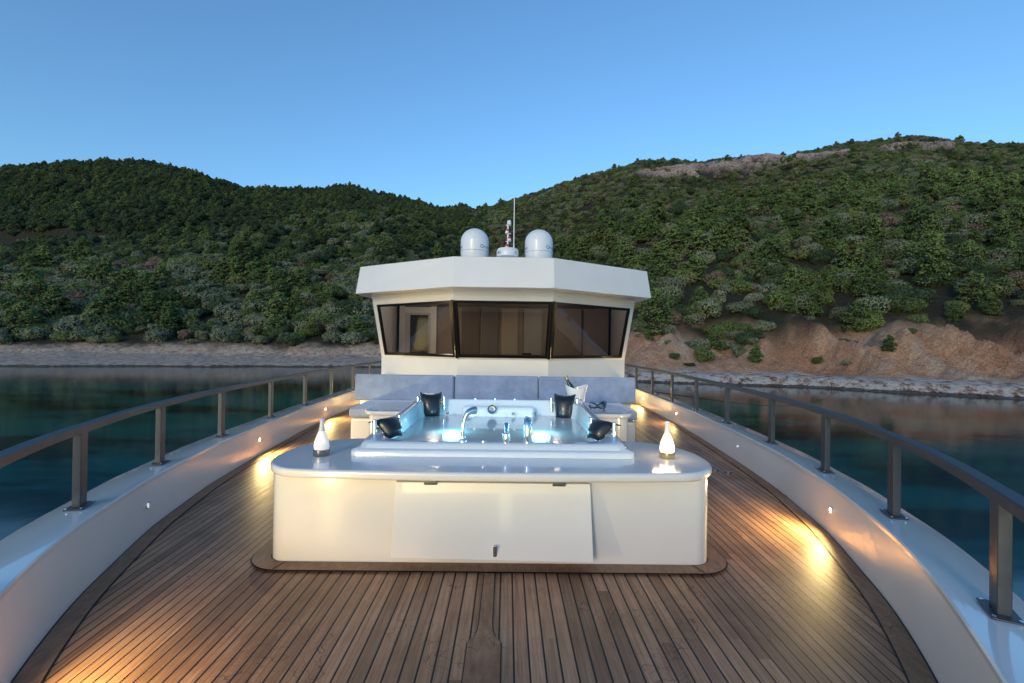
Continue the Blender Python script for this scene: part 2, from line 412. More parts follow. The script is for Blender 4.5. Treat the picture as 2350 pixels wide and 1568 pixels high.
# ------------------------------------------------------------------ sofa
so=empty('lounge_sofa',(-0.1,7.8,0))
SX=-0.1
box('sofa_base',(SX,7.62,0.19),(4.42,1.15,0.38),GELC,so,(0,0,0),0.04,3)
for a,b in((-2.22,-0.75),(-0.75,0.72),(0.72,2.22)):
    box('seat_cushion',(SX+(a+b)/2,7.5,0.47),(b-a-0.01,1.05,0.15),FAB,so,(0,0,0),0.045,4)
for a,b,yy_ in((-2.47,-0.73,8.08),(-0.73,0.76,8.12),(0.76,2.47,8.08)):
    box('back_cushion',(SX+(a+b)/2,yy_,0.755),(b-a-0.008,0.2,0.46),FAB,so,(-0.08,0,0),0.04,4)
box('sofa_back_panel',(SX,8.27,0.45),(4.9,0.12,0.9),GEL,so,(0,0,0),0.02,2)

# ------------------------------------------------------------------ pilothouse
ph=empty('pilothouse',(0,12,0))
B=[(-3.03,11.35,1.2),(-1.0,9.98,1.2),(1.0,9.98,1.2),(3.03,11.35,1.2)]
T=[(-3.03,10.45,2.62),(-1.0,8.98,2.62),(1.0,8.98,2.62),(3.03,10.45,2.62)]
B=[Vector(p) for p in B];T=[Vector(p) for p in T]
for i in range(3):
    b0,b1=B[i],B[i+1]; mesh('lower_wall',[(b0.x,b0.y,0),(b1.x,b1.y,0),b1,b0],[(0,1,2,3)],GEL,ph)
def fq(i,s,t,off=0.0):
    p=(B[i].lerp(B[i+1],s)).lerp(T[i].lerp(T[i+1],s),t)
    nn=(B[i+1]-B[i]).cross(T[i]-B[i]).normalized()
    return p+nn*off
def fquad(name,i,s0,s1,t0,t1,off,mat):
    mesh(name,[fq(i,s0,t0,off),fq(i,s1,t0,off),fq(i,s1,t1,off),fq(i,s0,t1,off)],[(0,1,2,3)],mat,ph)
def fbar(name,i,s0,s1,t0,t1,o0,o1,mat):
    c=[(s0,t0),(s1,t0),(s1,t1),(s0,t1)]
    v=[fq(i,s,t,o0) for s,t in c]+[fq(i,s,t,o1) for s,t in c]
    mesh(name,v,[(3,2,1,0),(4,5,6,7),(0,1,5,4),(1,2,6,5),(2,3,7,6),(3,0,4,7)],mat,ph)
t0,t1=0.035,0.855
ranges=[(0.055,0.985),(0.012,0.988),(0.015,0.945)]
for i,(s0,s1) in enumerate(ranges):
    fquad('wall_band_low',i,0,1,0,t0,0,GEL); fquad('wall_band_top',i,0,1,t1,1,0,GEL)
    fquad('wall_side',i,0,s0,t0,t1,0,GEL); fquad('wall_side',i,s1,1,t0,t1,0,GEL)
    fw_=0.028 if i!=1 else 0.03; ft=0.035
    fbar('window_frame',i,s0,s1,t0,t0+ft,-0.03,0.012,FRM); fbar('window_frame',i,s0,s1,t1-ft,t1,-0.03,0.012,FRM)
    fbar('window_frame',i,s0,s0+fw_,t0+ft,t1-ft,-0.03,0.012,FRM); fbar('window_frame',i,s1-fw_,s1,t0+ft,t1-ft,-0.03,0.012,FRM)
    fquad('window_glass',i,s0+fw_,s1-fw_,t0+ft,t1-ft,-0.012,WGL)
for k in(0,1):
    b=B[k+1];t=T[k+1]
    p0=b.lerp(t,t0)+Vector((0,-0.008,0));p1=b.lerp(t,t1)+Vector((0,-0.008,0))
    tube('corner_mullion',[tuple(p0),tuple(p1)],0.046,FRM,ph)
for sx in(-1,1):
    mesh('side_wall',[(sx*3.03,11.35,0),(sx*3.03,11.35,1.2),(sx*3.03,10.45,2.62),(sx*3.03,18,2.62),(sx*3.03,18,0)],[(0,1,2,3,4) if sx>0 else (4,3,2,1,0)],GEL,ph)
mesh('aft_wall',[(-3.03,18,0),(3.03,18,0),(3.03,18,2.62),(-3.03,18,2.62)],[(0,1,2,3)],GEL,ph)
lo=[(-3.3,10.15),(-0.97,8.6),(0.97,8.6),(3.3,10.15),(3.3,18.3),(-3.3,18.3)]
up=[(-3.2,10.15),(-0.97,8.74),(0.97,8.74),(3.2,10.15),(3.2,18.2),(-3.2,18.2)]
v=[(x,y,2.62) for x,y in lo]+[(x,y,3.22) for x,y in up]
v+=[(0,9.6,3.27),(0,18,3.27)]
f=[tuple(reversed(range(6)))]+[(i,(i+1)%6,6+(i+1)%6,6+i) for i in range(6)]+[(6,7,12),(7,8,12),(8,9,12),(9,10,13,12),(10,11,13),(11,6,12,13)]
o=mesh('roof_visor',v,f,GEL,ph); bevel(o,0.012,2)
for pl in o.data.polygons: pl.use_smooth=False
o.modifiers.remove(o.modifiers['wn'])
# interior
INT=simple('interior_panel',(0.26,0.21,0.175),0.6,0,0,0.06,2); INTD=simple('interior_dark_wood',(0.06,0.04,0.03),0.4); INTW=simple('interior_white',(0.8,0.78,0.74),0.5)
box('interior_back_wall',(0,12.9,1.7),(5.9,0.08,1.9),INT,ph)
box('interior_floor',(0,12.2,0.72),(5.9,2.6,0.05),INTD,ph)
box('interior_ceiling',(0,12.0,2.585),(5.0,1.6,0.03),INTD,ph)
for x,wd,m_ in((-0.95,0.5,simple('panel_brown',(0.12,0.09,0.075),0.6)),(0.15,0.45,simple('curtain_taupe',(0.42,0.33,0.26),0.8)),(0.8,0.5,simple('panel_light',(0.34,0.31,0.28),0.6)),(-0.4,0.45,simple('panel_grey',(0.17,0.15,0.14),0.7)),(2.2,0.05,INTD)):
    box('interior_wall_panel',(x,12.83,1.7),(wd,0.04,1.7),m_,ph)
for (x,wd) in((-2.86,0.14),(-1.98,0.16)): box('door_jamb',(x,12.78,1.7),(wd,0.08,1.85),INTW,ph)
box('door_head',(-2.42,12.78,2.47),(0.72,0.09,0.16),INTW,ph); box('door_leaf',(-2.42,12.8,1.6),(0.78,0.05,1.7),simple('door_paint',(0.6,0.57,0.53),0.5),ph)
box('door_glass',(-2.38,12.765,1.72),(0.50,0.02,1.22),simple('door_dark_glass',(0.02,0.03,0.035),0.1),ph)
box('dash_console',(0,10.85,1.1),(2.1,0.75,0.18),FRM,ph,(0.0,0,0),0.03,2)
for x,w_,h_ in((0.55,0.22,0.14),(0.78,0.12,0.10),(-0.7,0.1,0.06)): box('dash_instrument',(x,10.6,1.2+h_/2),(w_,0.12,h_),BLK,ph,(-0.2,0,0),0.015,2)
box('dash_red_light',(-0.78,10.48,1.235),(0.08,0.03,0.03),simple('red_indicator',(0.5,0.02,0.01),0.4,emis=(1,0.1,0.03),es=0.6),ph)
plight('cabin_fill',(-1.7,11.3,2.35),17,(1,0.88,0.76),0.15,ph)  # both cabin lights are added fill to brighten the interior, no fixture
plight('cabin_fill',(1.3,11.3,2.35),15,(1,0.88,0.76),0.15,ph)

# ------------------------------------------------------------------ roof equipment
def dome(x):
    e=empty('satellite_dome',(x,10.5,3.25))
    R=0.325
    pr=[(0.15,3.24),(0.15,3.44),(0.29,3.50),(0.315,3.56),(0.322,3.66),(0.325,3.80)]
    for k in range(0,15):
        a=math.radians(90*k/14); pr.append((R*math.cos(a),3.88+0.32*math.sin(a)))
    pr[-1]=(0,4.20)
    lathe('radome',pr,(x,10.5,0),DOME,e,48)
    lathe('seam',[(0.327,3.655),(0.329,3.66),(0.327,3.665)],(x,10.5,0),simple('seam_grey',(0.4,0.42,0.45),0.5),e,48)
    for start in(34,-151):
        for k,ch in enumerate('Orvelian'):
            ph_=math.radians(start+k*13.0)
            text('letter',ch,(x+(R+0.002)*math.sin(ph_),10.5-(R+0.002)*math.cos(ph_),3.71),0.11,(math.pi/2,0,ph_),BLUE,e)
dome(-0.69); dome(0.79)
rd=empty('radar_scanner',(0.07,10.3,3.2))
lathe('radome',[(0.2,3.50),(0.245,3.52),(0.25,3.58),(0.245,3.66),(0.22,3.70),(0,3.715)],(0.07,10.3,0),DOME,rd,40)
lathe('pedestal',[(0.12,3.2),(0.1,3.5)],(0.07,10.3,0),DOME,rd,20)
for s_,a in(('A',-55),('D',-42),('S',45)):
    a=math.radians(a); text('letter',s_,(0.07+0.252*math.sin(a),10.3-0.252*math.cos(a),3.56),0.09,(math.pi/2,0,a),BLUE,rd)
an=empty('whip_antenna',(0.21,10.4,3.25))
lathe('whip',[(0.018,3.2),(0.018,3.75),(0.012,3.8),(0.010,4.93),(0,4.94)],(0.21,10.4,0),simple('antenna_white',(0.8,0.8,0.8),0.4),an,10)
sm_=empty('signal_light_mast',(0.07,10.7,3.25))
lathe('pole',[(0.02,3.2),(0.02,4.45),(0,4.46)],(0.07,10.7,0),DOME,sm_,10)
for k,z in enumerate((3.78,3.96,4.14,4.34)):
    lathe('lamp_body',[(0.03,0),(0.045,0.01),(0.045,0.05),(0.03,0.06)],(0.07+(0.035 if k%2 else -0.02),10.66,z),DOME,sm_,14)
    lathe('lamp_lens',[(0.036,0.06),(0.036,0.10),(0.02,0.115),(0,0.12)],(0.07+(0.035 if k%2 else -0.02),10.66,z),RED if k!=3 else DOME,sm_,14)
    box('bracket',(0.08,10.68,z),(0.12,0.03,0.015),DOME,sm_)

# ------------------------------------------------------------------ bottle lamps
def bottle(x,y,es,e,col):
    b=empty('bottle_lamp',(x,y,0.675)); z=0.676
    lathe('base',[(0.058,0),(0.060,0.004),(0.060,0.045),(0.056,0.048)],(x,y,z),simple('brass' if es>2 else 'dark_metal',(0.55,0.42,0.25) if es>2 else (0.35,0.30,0.25),0.25,1),b,32)
    g=simple('lit_glass',(0.85,0.8,0.75),0.3,emis=col,es=es)
    lathe('glowing_body',[(0.054,0.049),(0.056,0.07),(0.052,0.105),(0.041,0.14),(0.029,0.17),(0.022,0.185),(0.0,0.187)],(x,y,z),g,b,32)
    lathe('glass_neck',[(0.024,0.188),(0.019,0.21),(0.0155,0.24),(0.015,0.262),(0.020,0.266),(0.020,0.278),(0.0155,0.282)],(x,y,z),simple('neck_glass',(0.6,0.6,0.63),0.1,emis=col,es=es*0.1),b,24)
    plight('lamp_bulb',(x,y,z+0.33),e*0.15,(1,0.75,0.45),0.03,b)
    for a in(0,90,180,270):
        a=math.radians(a+45); plight('lamp_glow',(x+0.09*math.cos(a),y+0.09*math.sin(a),z+0.13),e*0.2,(1,0.72,0.42),0.03,b)
bottle(-1.32,3.52,0.35,0.08,(1.0,0.84,0.80))
bottle(1.365,3.57,2.4,1.5,(1.0,0.82,0.60))

# ------------------------------------------------------------------ champagne bucket and glasses
cb=empty('champagne_bucket',(1.05,6.25,0.675))
def wav(r,z,a,i):
    k=max(0,(z-0.16)/0.16); return (r*(1+0.10*k*math.cos(2*a)), z+0.028*k*math.cos(2*a))
lathe('bucket',[(0.105,0),(0.11,0.01),(0.115,0.10),(0.122,0.2),(0.15,0.31),(0.143,0.31),(0.115,0.20),(0.10,0.05),(0,0.04)],(1.05,6.25,0.677),simple('bucket_white',(0.85,0.85,0.85),0.2,0,0.5),cb,40,mod=wav)
text('label','BELLE RIVE',(1.05,6.13,0.80),0.028,(math.pi/2,0,0),DARKT,cb)
R=Matrix.Rotation(math.radians(-24),3,'Y')
lathe('wine_bottle',[(0.04,-0.1),(0.045,0.16),(0.038,0.21),(0.018,0.27),(0.017,0.33),(0.020,0.335),(0.020,0.35),(0,0.352)],(1.05,6.25,0.80),simple('bottle_green',(0.01,0.02,0.01),0.08,0,0.5),cb,24,R)
lathe('gold_foil',[(0.0215,0.30),(0.0215,0.353),(0,0.356)],(1.05,6.25,0.80),simple('foil_gold',(0.5,0.35,0.15),0.3,1),cb,20,R)
def wglass(x,y,rz,lying=True):
    g=empty('wine_glass',(x,y,0.68))
    R=Matrix.Rotation(rz,3,'Z')@Matrix.Rotation(math.radians(83),3,'Y') if lying else Matrix.Identity(3)
    pr=[(0.035,0),(0.034,0.003),(0.005,0.008),(0.004,0.09),(0.02,0.105),(0.038,0.14),(0.040,0.17),(0.033,0.215)]
    lathe('glass',[(r,z) for r,z in pr[:-1]]+[(0.033,0.215),(0.031,0.214),(0.038,0.168),(0.018,0.108),(0,0.103)],(x,y,0.678+(0.037 if lying else 0)),CGL,g,24,R)
wglass(1.22,6.1,0.2); wglass(1.36,6.2,1.0); wglass(1.40,6.05,2.5)

# ------------------------------------------------------------------ bulwark lights
LENS=simple('lamp_lens_warm',(1,0.9,0.7),0.3,emis=(1,0.76,0.42),es=45); OFFL=simple('lamp_lens_dim',(0.8,0.8,0.8),0.3,emis=(1,0.95,0.9),es=0.6)
def blight(sgn,y,e):
    d=(W(y+.05)-W(y-.05))/0.1; nn=Vector((-1,d)).normalized(); x=W(y); z=0.21
    b=empty('bulwark_light',(sgn*x,y,z))
    nv=Vector((sgn*nn.x,nn.y,0)); c=Vector((sgn*(x+0.006),y,z))
    R=nv.to_track_quat('Z','Y').to_matrix()
    lathe('bezel',[(0.030,-0.01),(0.030,0.008),(0.024,0.012),(0.018,0.009)],c,CHR,b,24,R)
    lathe('lens',[(0.018,0.0),(0.018,0.0105),(0,0.0125)],c,LENS if e>0 else OFFL,b,20,R)
    if e>0:
        l=bpy.data.lights.new('lamp','SPOT'); l.energy=e; l.color=(1,0.72,0.28); l.spot_size=math.radians(172); l.spot_blend=0.5; l.shadow_soft_size=0.015
        o=bpy.data.objects.new('lamp',l); link(o); o.location=c+nv*0.05
        dr=(nv+Vector((0,0,-0.06))).normalized(); o.rotation_euler=dr.to_track_quat('-Z','Y').to_euler(); par(o,b)
for s,y,e in((-1,1.66,68),(-1,3.7,0),(-1,6.2,66),(-1,9.05,58),(-1,11.6,66),(1,3.75,55),(1,6.15,0),(1,9.05,20),(1,11.6,85),(-1,14.2,50),(1,14.2,50)):
    blight(s,y,e)
df=empty('deck_filler_cap',(2.75,5.6,0))
for i,x in enumerate((2.72,2.84)): lathe('cap',[(0.045,0.0),(0.045,0.014),(0.035,0.017),(0,0.017)],(x,5.7-i*0.1,0.0),simple('cap_steel',(0.25,0.25,0.25),0.4,1),df,24)
tube('mooring_line',[(3.75,11.2,0.42)]+[(3.75+(34-3.75)*t,11.2+(44-11.2)*t,0.42-1.6*t-3.0*math.sin(math.pi*t)*0.45) for t in np.linspace(0.03,1,24)],0.012,CAULK)

# ------------------------------------------------------------------ sea
SEA=N('sea_water'); p=SEA.pos()
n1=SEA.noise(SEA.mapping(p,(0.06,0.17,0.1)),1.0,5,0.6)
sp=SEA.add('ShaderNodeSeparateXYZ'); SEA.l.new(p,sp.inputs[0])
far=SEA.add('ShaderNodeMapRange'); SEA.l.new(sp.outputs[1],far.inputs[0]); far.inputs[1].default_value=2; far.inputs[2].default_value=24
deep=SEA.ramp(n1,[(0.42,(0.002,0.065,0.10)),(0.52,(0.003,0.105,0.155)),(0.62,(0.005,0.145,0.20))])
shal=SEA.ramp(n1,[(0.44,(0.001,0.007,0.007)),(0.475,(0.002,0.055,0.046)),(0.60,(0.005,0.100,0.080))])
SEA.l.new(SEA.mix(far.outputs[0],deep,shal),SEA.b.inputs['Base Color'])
SEA.b.inputs['Roughness'].default_value=0.10; SEA.b.inputs['IOR'].default_value=1.33; SEA.b.inputs['Specular IOR Level'].default_value=0.40
SEA.bump(SEA.noise(SEA.mapping(p,(1,1,1)),0.7,3,0.5),0.07,0.08)
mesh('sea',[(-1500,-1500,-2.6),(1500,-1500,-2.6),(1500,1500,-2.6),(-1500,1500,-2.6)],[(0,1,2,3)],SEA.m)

# ------------------------------------------------------------------ terrain
skyA=[(-1.8,.33),(-1.4,.35),(-1.116,.368),(-.924,.384),(-.8,.384),(-.685,.364),(-.58,.333),(-.445,.332),(-.35,.343),(-.273,.327),(-.158,.303),(-.072,.298),(-.014,.319),(.08,.350),(.168,.377),(.273,.401),(.417,.403),(.608,.430),(.752,.455),(.896,.467),(.99,.461),(1.135,.454),(1.4,.44),(1.8,.42)]
neaA=[(-1.8,.16),(-1.116,.186),(-.876,.222),(-.733,.250),(-.58,.262),(-.445,.285),(-.35,.30),(-.254,.30),(-.158,.28),(0,.27),(1.8,.28)]
shoA=[(-1.8,58),(-1.116,65),(-.4,74),(-.1,80),(.1,70),(.27,54),(.66,49),(.85,44),(1.13,39),(1.8,31)]
ridA=[(-1.8,330),(-.2,340),(0,300),(.2,240),(.6,235),(1.2,225),(1.8,200)]
def tab(T_,a): return np.interp(a,[t[0] for t in T_],[t[1] for t in T_])
def sst(a,b,x):
    t=np.clip((x-a)/(b-a),0,1); return t*t*(3-2*t)
def hgt(a,Y,nz,nz2,nz3):
    Ys=tab(shoA,a)+nz*2.5+nz2*0.8; Er=tab(skyA,a); En=tab(neaA,a); Yr=tab(ridA,a)
    right=sst(0.12,0.3,a)
    d=Y-Ys
    beach=1.9*np.clip(d/14,0,1)**0.7
    bl=1.0*sst(0,1.2,d+nz2*1.0)+0.5*sst(1.5,5,d)+(4.6+1.6*nz)*sst(3.5,14,d+nz*2.0+nz2*1.6+nz3*3.0)
    shore=np.where(d<0,np.maximum(d*0.25,-3),beach*(1-right)+bl*right)
    h0=1.9*(1-right)+6.0*right
    st=Ys+11
    def P(t): return 1.1*t-0.1*t**3
    zr=1.55+Er*Yr-2.2+2.6-h0
    t=(Y-st)/(Yr-st); single=np.where(t<1,zr*P(np.clip(t,0,1)),zr*(1-0.6*(t-1)))
    Yn=185.; zn=1.55+En*Yn-2.2+2.6-h0
    tn=(Y-st)/(Yn-st); near=np.where(tn<1,zn*P(np.clip(tn,0,1))**1.0,zn-(Y-Yn)*0.22)
    tf=(Y-190)/(Yr-190); farh=np.where(tf<1,zr*(0.35+0.65*P(np.clip(tf,0,1))),zr*(1-0.6*(tf-1)))
    farh=np.where(Y<190,-50,farh)
    left=np.maximum(near,farh)
    w=sst(-0.3,-0.02,a)
    hill=left*(1-w)+single*w
    k=np.clip((Y-st)/60,0,1)*np.clip(1.2-(Y/Yr),0.25,1)
    return -2.6+shore+np.maximum(hill,0)*(Y>st)+k*(nz*7+nz3*2.0)+np.clip(d/10,0,1)*nz2*0.4+right*sst(2,6,d)*(1-sst(14,20,d))*(nz3*0.9+nz2*0.5)
def noisefield(X,Y):
    out=np.empty(X.size);o2=np.empty(X.size);o3=np.empty(X.size)
    for i,(x,y) in enumerate(zip(X.ravel(),Y.ravel())):
        out[i]=noise.fractal(Vector((x/55,y/55,1.3)),1.0,2.0,3)*1.2
        o2[i]=noise.fractal(Vector((x/5,y/5,7.3)),0.8,2.0,4)*1.3
        o3[i]=0.6-2.0*abs(noise.noise(Vector((x/6.5,y/16,3.3))))
    return out.reshape(X.shape),o2.reshape(X.shape),o3.reshape(X.shape)
A=np.linspace(-1.75,1.75,640)
YY=np.concatenate([np.linspace(28,95,160),95*np.exp(np.linspace(0.01,np.log(480/95),130))])
AA,YG=np.meshgrid(A,YY); XX=AA*YG
nz,nz2,nz3=noisefield(XX,YG)
ZZ=hgt(AA,YG,nz,nz2,nz3)
Yr=tab(ridA,AA); rr=YG/Yr
cl=np.maximum(sst(0.24,0.30,AA)*(1-sst(0.74,0.78,AA)),sst(0.80,0.84,AA)*(1-sst(0.98,1.02,AA)))
def RO_(a): return -0.02+0.06*sst(0.5,0.9,a)
cl=cl*sst(0.78,0.81,rr-RO_(AA)+0.05*nz2)*(1-sst(0.87,0.90,rr-RO_(AA)+0.04*nz2))
cl=cl*np.clip(0.8+nz2*1.8+0.5*nz,0,1)
ZZ+=cl*2.2
Ysg=tab(shoA,AA)+nz*2.5+nz2*0.8; dd=YG-Ysg; right=sst(0.12,0.3,AA)
bluff=right*(1-sst(10,15,dd+nz*3+nz2*3)); rockm=right*(1-sst(2.2,4.2,dd+nz2*1.8)); beach=(1-right)*(1-sst(12,15,dd+nz2*2))
V=np.stack([XX.ravel(),YG.ravel(),ZZ.ravel()],1); R_,C_=XX.shape
idx=np.arange(R_*C_).reshape(R_,C_)
Fq=np.stack([idx[:-1,:-1].ravel(),idx[:-1,1:].ravel(),idx[1:,1:].ravel(),idx[1:,:-1].ravel()],1)
me=bpy.data.meshes.new('hillside'); me.from_pydata(V.tolist(),[],Fq.tolist()); me.update()
me.polygons.foreach_set('use_smooth',[True]*len(me.polygons))
ca=me.color_attributes.new('zone','FLOAT_COLOR','POINT')
ca.data.foreach_set('color',np.stack([bluff.ravel(),beach.ravel(),cl.ravel(),rockm.ravel()],1).ravel())
hs=bpy.data.objects.new('hillside',me); link(hs)
TM=N('hillside_ground'); p=TM.pos()
at=TM.add('ShaderNodeAttribute',attribute_name='zone'); sc=TM.add('ShaderNodeSeparateColor'); TM.l.new(at.outputs['Color'],sc.inputs[0])
nL=TM.noise(p,0.12,5,0.6); nS=TM.noise(p,1.2,6,0.7); nX=TM.noise(p,5,4,0.7); nV=TM.noise(TM.mapping(p,(0.9,0.35,0.5)),1.0,6,0.75)
soil=TM.ramp(nS,[(0.35,(0.014,0.020,0.009)),(0.58,(0.036,0.036,0.020)),(0.75,(0.14,0.09,0.06))])
org=TM.ramp(TM.mix(0.5,nV,nL),[(0.38,(0.36,0.14,0.065)),(0.46,(0.66,0.30,0.15)),(0.53,(0.76,0.44,0.27)),(0.60,(0.78,0.62,0.48))])
org=TM.mix(0.45,org,TM.ramp(nX,[(0.35,(0.30,0.13,0.07)),(0.48,(0.64,0.36,0.21)),(0.6,(0.82,0.66,0.53))]))
bch=TM.ramp(nS,[(0.35,(0.36,0.23,0.17)),(0.48,(0.64,0.47,0.37)),(0.62,(0.80,0.68,0.58))])
rck=TM.ramp(nS,[(0.36,(0.16,0.09,0.065)),(0.44,(0.54,0.36,0.27)),(0.51,(0.82,0.74,0.68))])
clf=TM.ramp(nS,[(0.40,(0.12,0.09,0.06)),(0.48,(0.54,0.38,0.30)),(0.6,(0.76,0.60,0.50))])
c=TM.mix(sc.outputs[0],soil,org); c=TM.mix(sc.outputs[1],c,bch); c=TM.mix(sc.outputs[2],c,clf); c=TM.mix(at.outputs['Alpha'],c,rck)
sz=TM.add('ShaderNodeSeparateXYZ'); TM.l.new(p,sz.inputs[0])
undercut_shade=TM.math('LESS_THAN',TM.math('ADD',sz.outputs[2],TM.math('MULTIPLY',nS,0.5)),-2.14)  # shade under the shore ledge, painted as a dark band along the waterline
c=TM.mix(TM.math('MULTIPLY',undercut_shade,0.85),c,(0.055,0.034,0.022))
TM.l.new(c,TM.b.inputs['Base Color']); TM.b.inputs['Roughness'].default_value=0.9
TM.bump(TM.math('ADD',TM.math('ADD',nS,nV),TM.math('MULTIPLY',nX,0.4)),1.0,1.3)
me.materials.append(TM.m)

# ------------------------------------------------------------------ vegetation
def leafmat(name,c0,c1,c2):
    m=N(name); oi=m.add('ShaderNodeObjectInfo'); p=m.pos()
    c=m.ramp(oi.outputs['Random'],[(0.0,c0),(0.5,c1),(1.0,c2)])
    n=m.noise(p,0.035,3); n2=m.noise(p,1.5,2)
    v=m.math('ADD',m.math('MULTIPLY',n,1.4),m.math('ADD',m.math('MULTIPLY',n2,1.0),0.05))
    h=m.add('ShaderNodeHueSaturation'); h.inputs['Saturation'].default_value=0.97; m.l.new(c,h.inputs['Color']); m.l.new(v,h.inputs['Value'])
    m.l.new(h.outputs[0],m.b.inputs['Base Color']); m.b.inputs['Roughness'].default_value=0.8; m.b.inputs['Specular IOR Level'].default_value=0.2
    return m.m
MO=leafmat('leaf_olive',(0.110,0.140,0.080),(0.175,0.20,0.135),(0.145,0.175,0.09))
MG=leafmat('leaf_green',(0.065,0.105,0.028),(0.095,0.14,0.036),(0.14,0.17,0.055))
MD=leafmat('leaf_dark',(0.032,0.060,0.027),(0.044,0.080,0.034),(0.065,0.095,0.038))
MP=leafmat('leaf_pine',(0.065,0.12,0.032),(0.10,0.16,0.04),(0.14,0.20,0.055))
MB=leafmat('leaf_dry',(0.15,0.105,0.08),(0.18,0.12,0.095),(0.15,0.13,0.085))
CORE=simple('twig_core',(0.014,0.019,0.010),0.9); BARK=simple('bark',(0.10,0.07,0.05),0.9)
vc=bpy.data.collections.new('vegetation_forms')
def bushmesh(name,mat,seed,kind):
    r=random.Random(seed); v=[];f=[];mi=[]
    def leaf(c,nrm_,s):
        n_=(nrm_+Vector((r.uniform(-.6,.6),r.uniform(-.6,.6),r.uniform(-.4,.7)))).normalized()
        t=n_.orthogonal().normalized(); t.rotate(Matrix.Rotation(r.uniform(0,6.28),3,n_)); b=n_.cross(t)
        k=len(v); v.extend([c-t*s,c-b*s*.6,c+t*s,c+b*s*.6]); f.append((k,k+1,k+2,k+3)); mi.append(0)
    def core(c,rad,m=1):
        bm=bmesh.new(); bmesh.ops.create_icosphere(bm,subdivisions=1,radius=1)
        k=len(v)
        for q in bm.verts: v.append(Vector((c.x+q.co.x*rad.x,c.y+q.co.y*rad.y,c.z+q.co.z*rad.z)))
        for q in bm.faces: f.append(tuple(x.index+k for x in q.verts)); mi.append(m)
        bm.free()
    def trunk(a,b,r0,r1):
        d=(b-a).normalized(); t=d.orthogonal().normalized(); s=d.cross(t); k=len(v)
        for (c,rr_) in((a,r0),(b,r1)):
            for i in range(5):
                an_=i*2*math.pi/5; v.append(c+(t*math.cos(an_)+s*math.sin(an_))*rr_)
        for i in range(5): f.append((k+i,k+(i+1)%5,k+5+(i+1)%5,k+5+i)); mi.append(2)
    if kind=='bush':
        lobes=[(Vector((0,0,.55)),.62)]
        for i in range(9):
            a=r.uniform(0,6.28); q=r.uniform(.35,.62); lobes.append((Vector((q*math.cos(a),q*math.sin(a),r.uniform(.2,.85))),r.uniform(.26,.42)))
        for i in range(3): trunk(Vector((0,0,-.3)),Vector((r.uniform(-.5,.5),r.uniform(-.5,.5),.5)),.06,.03)
        for c,R in lobes:
            core(c,Vector((R*.8,R*.8,R*.72)))
            for i in range(int(430*R*R/0.25)):
                d=Vector((r.gauss(0,1),r.gauss(0,1),r.gauss(0.25,1))).normalized()
                q=c+Vector((d.x,d.y,d.z*.85))*R*r.uniform(.8,1.12)
                if q.z<-.05: continue
                leaf(q,d,r.uniform(.03,.065))
    else:
        H=2.4 if kind=='pine' else 1.9
        trunk(Vector((0,0,-.3)),Vector((r.uniform(-.1,.1),r.uniform(-.1,.1),H*.95)),.08,.02)
        nl=15
        for i in range(nl):
            t=i/(nl-1); z=0.4+t*(H-.5); rad=(1-t*t)**.6*.75+.10
            for j in range(6 if t<.8 else 4):
                a=r.uniform(0,6.28); q=rad*r.uniform(.3,.95); c=Vector((q*math.cos(a),q*math.sin(a),z+r.uniform(-.12,.12)-.1*q)); R=r.uniform(.17,.30)*(1.2-.3*t)
                trunk(Vector((0,0,z-.1)),c,.025,.01)
                core(c,Vector((R*.7,R*.7,R*.45)))
                for k in range(36):
                    d=Vector((r.gauss(0,1),r.gauss(0,1),r.gauss(.3,.8))).normalized()
                    leaf(c+Vector((d.x*R,d.y*R,d.z*R*.65))*r.uniform(.8,1.2),d,r.uniform(.03,.06))
    me=bpy.data.meshes.new(name); me.from_pydata([tuple(q) for q in v],[],f); me.update()
    for m_ in(mat,CORE,BARK): me.materials.append(m_)
    me.polygons.foreach_set('material_index',mi)
    o=bpy.data.objects.new(name,me); vc.objects.link(o)
forms=[('f00',MO,1,'bush'),('f01',MO,2,'bush'),('f02',MG,3,'bush'),('f03',MG,4,'bush'),('f04',MD,5,'bush'),('f05',MD,6,'bush'),('f06',MB,7,'bush'),('f07',MP,8,'pine'),('f08',MP,9,'pine'),('f09',MD,10,'pine2')]
for a in forms: bushmesh(*a)
NP=56000
ra=rng.uniform(-1.7,1.7,NP); rY=np.sqrt(rng.uniform(40**2,370**2,NP))
nzp,nz2p,nz3p=noisefield(ra*rY,rY)
rZ=hgt(ra,rY,nzp,nz2p,nz3p)
Ysp=tab(shoA,ra)+nzp*2.5+nz2p*.8; dp=rY-Ysp; rgt=sst(.12,.3,ra); rrp=rY/tab(ridA,ra)
P=[];S=[];Rr=[];I=[]
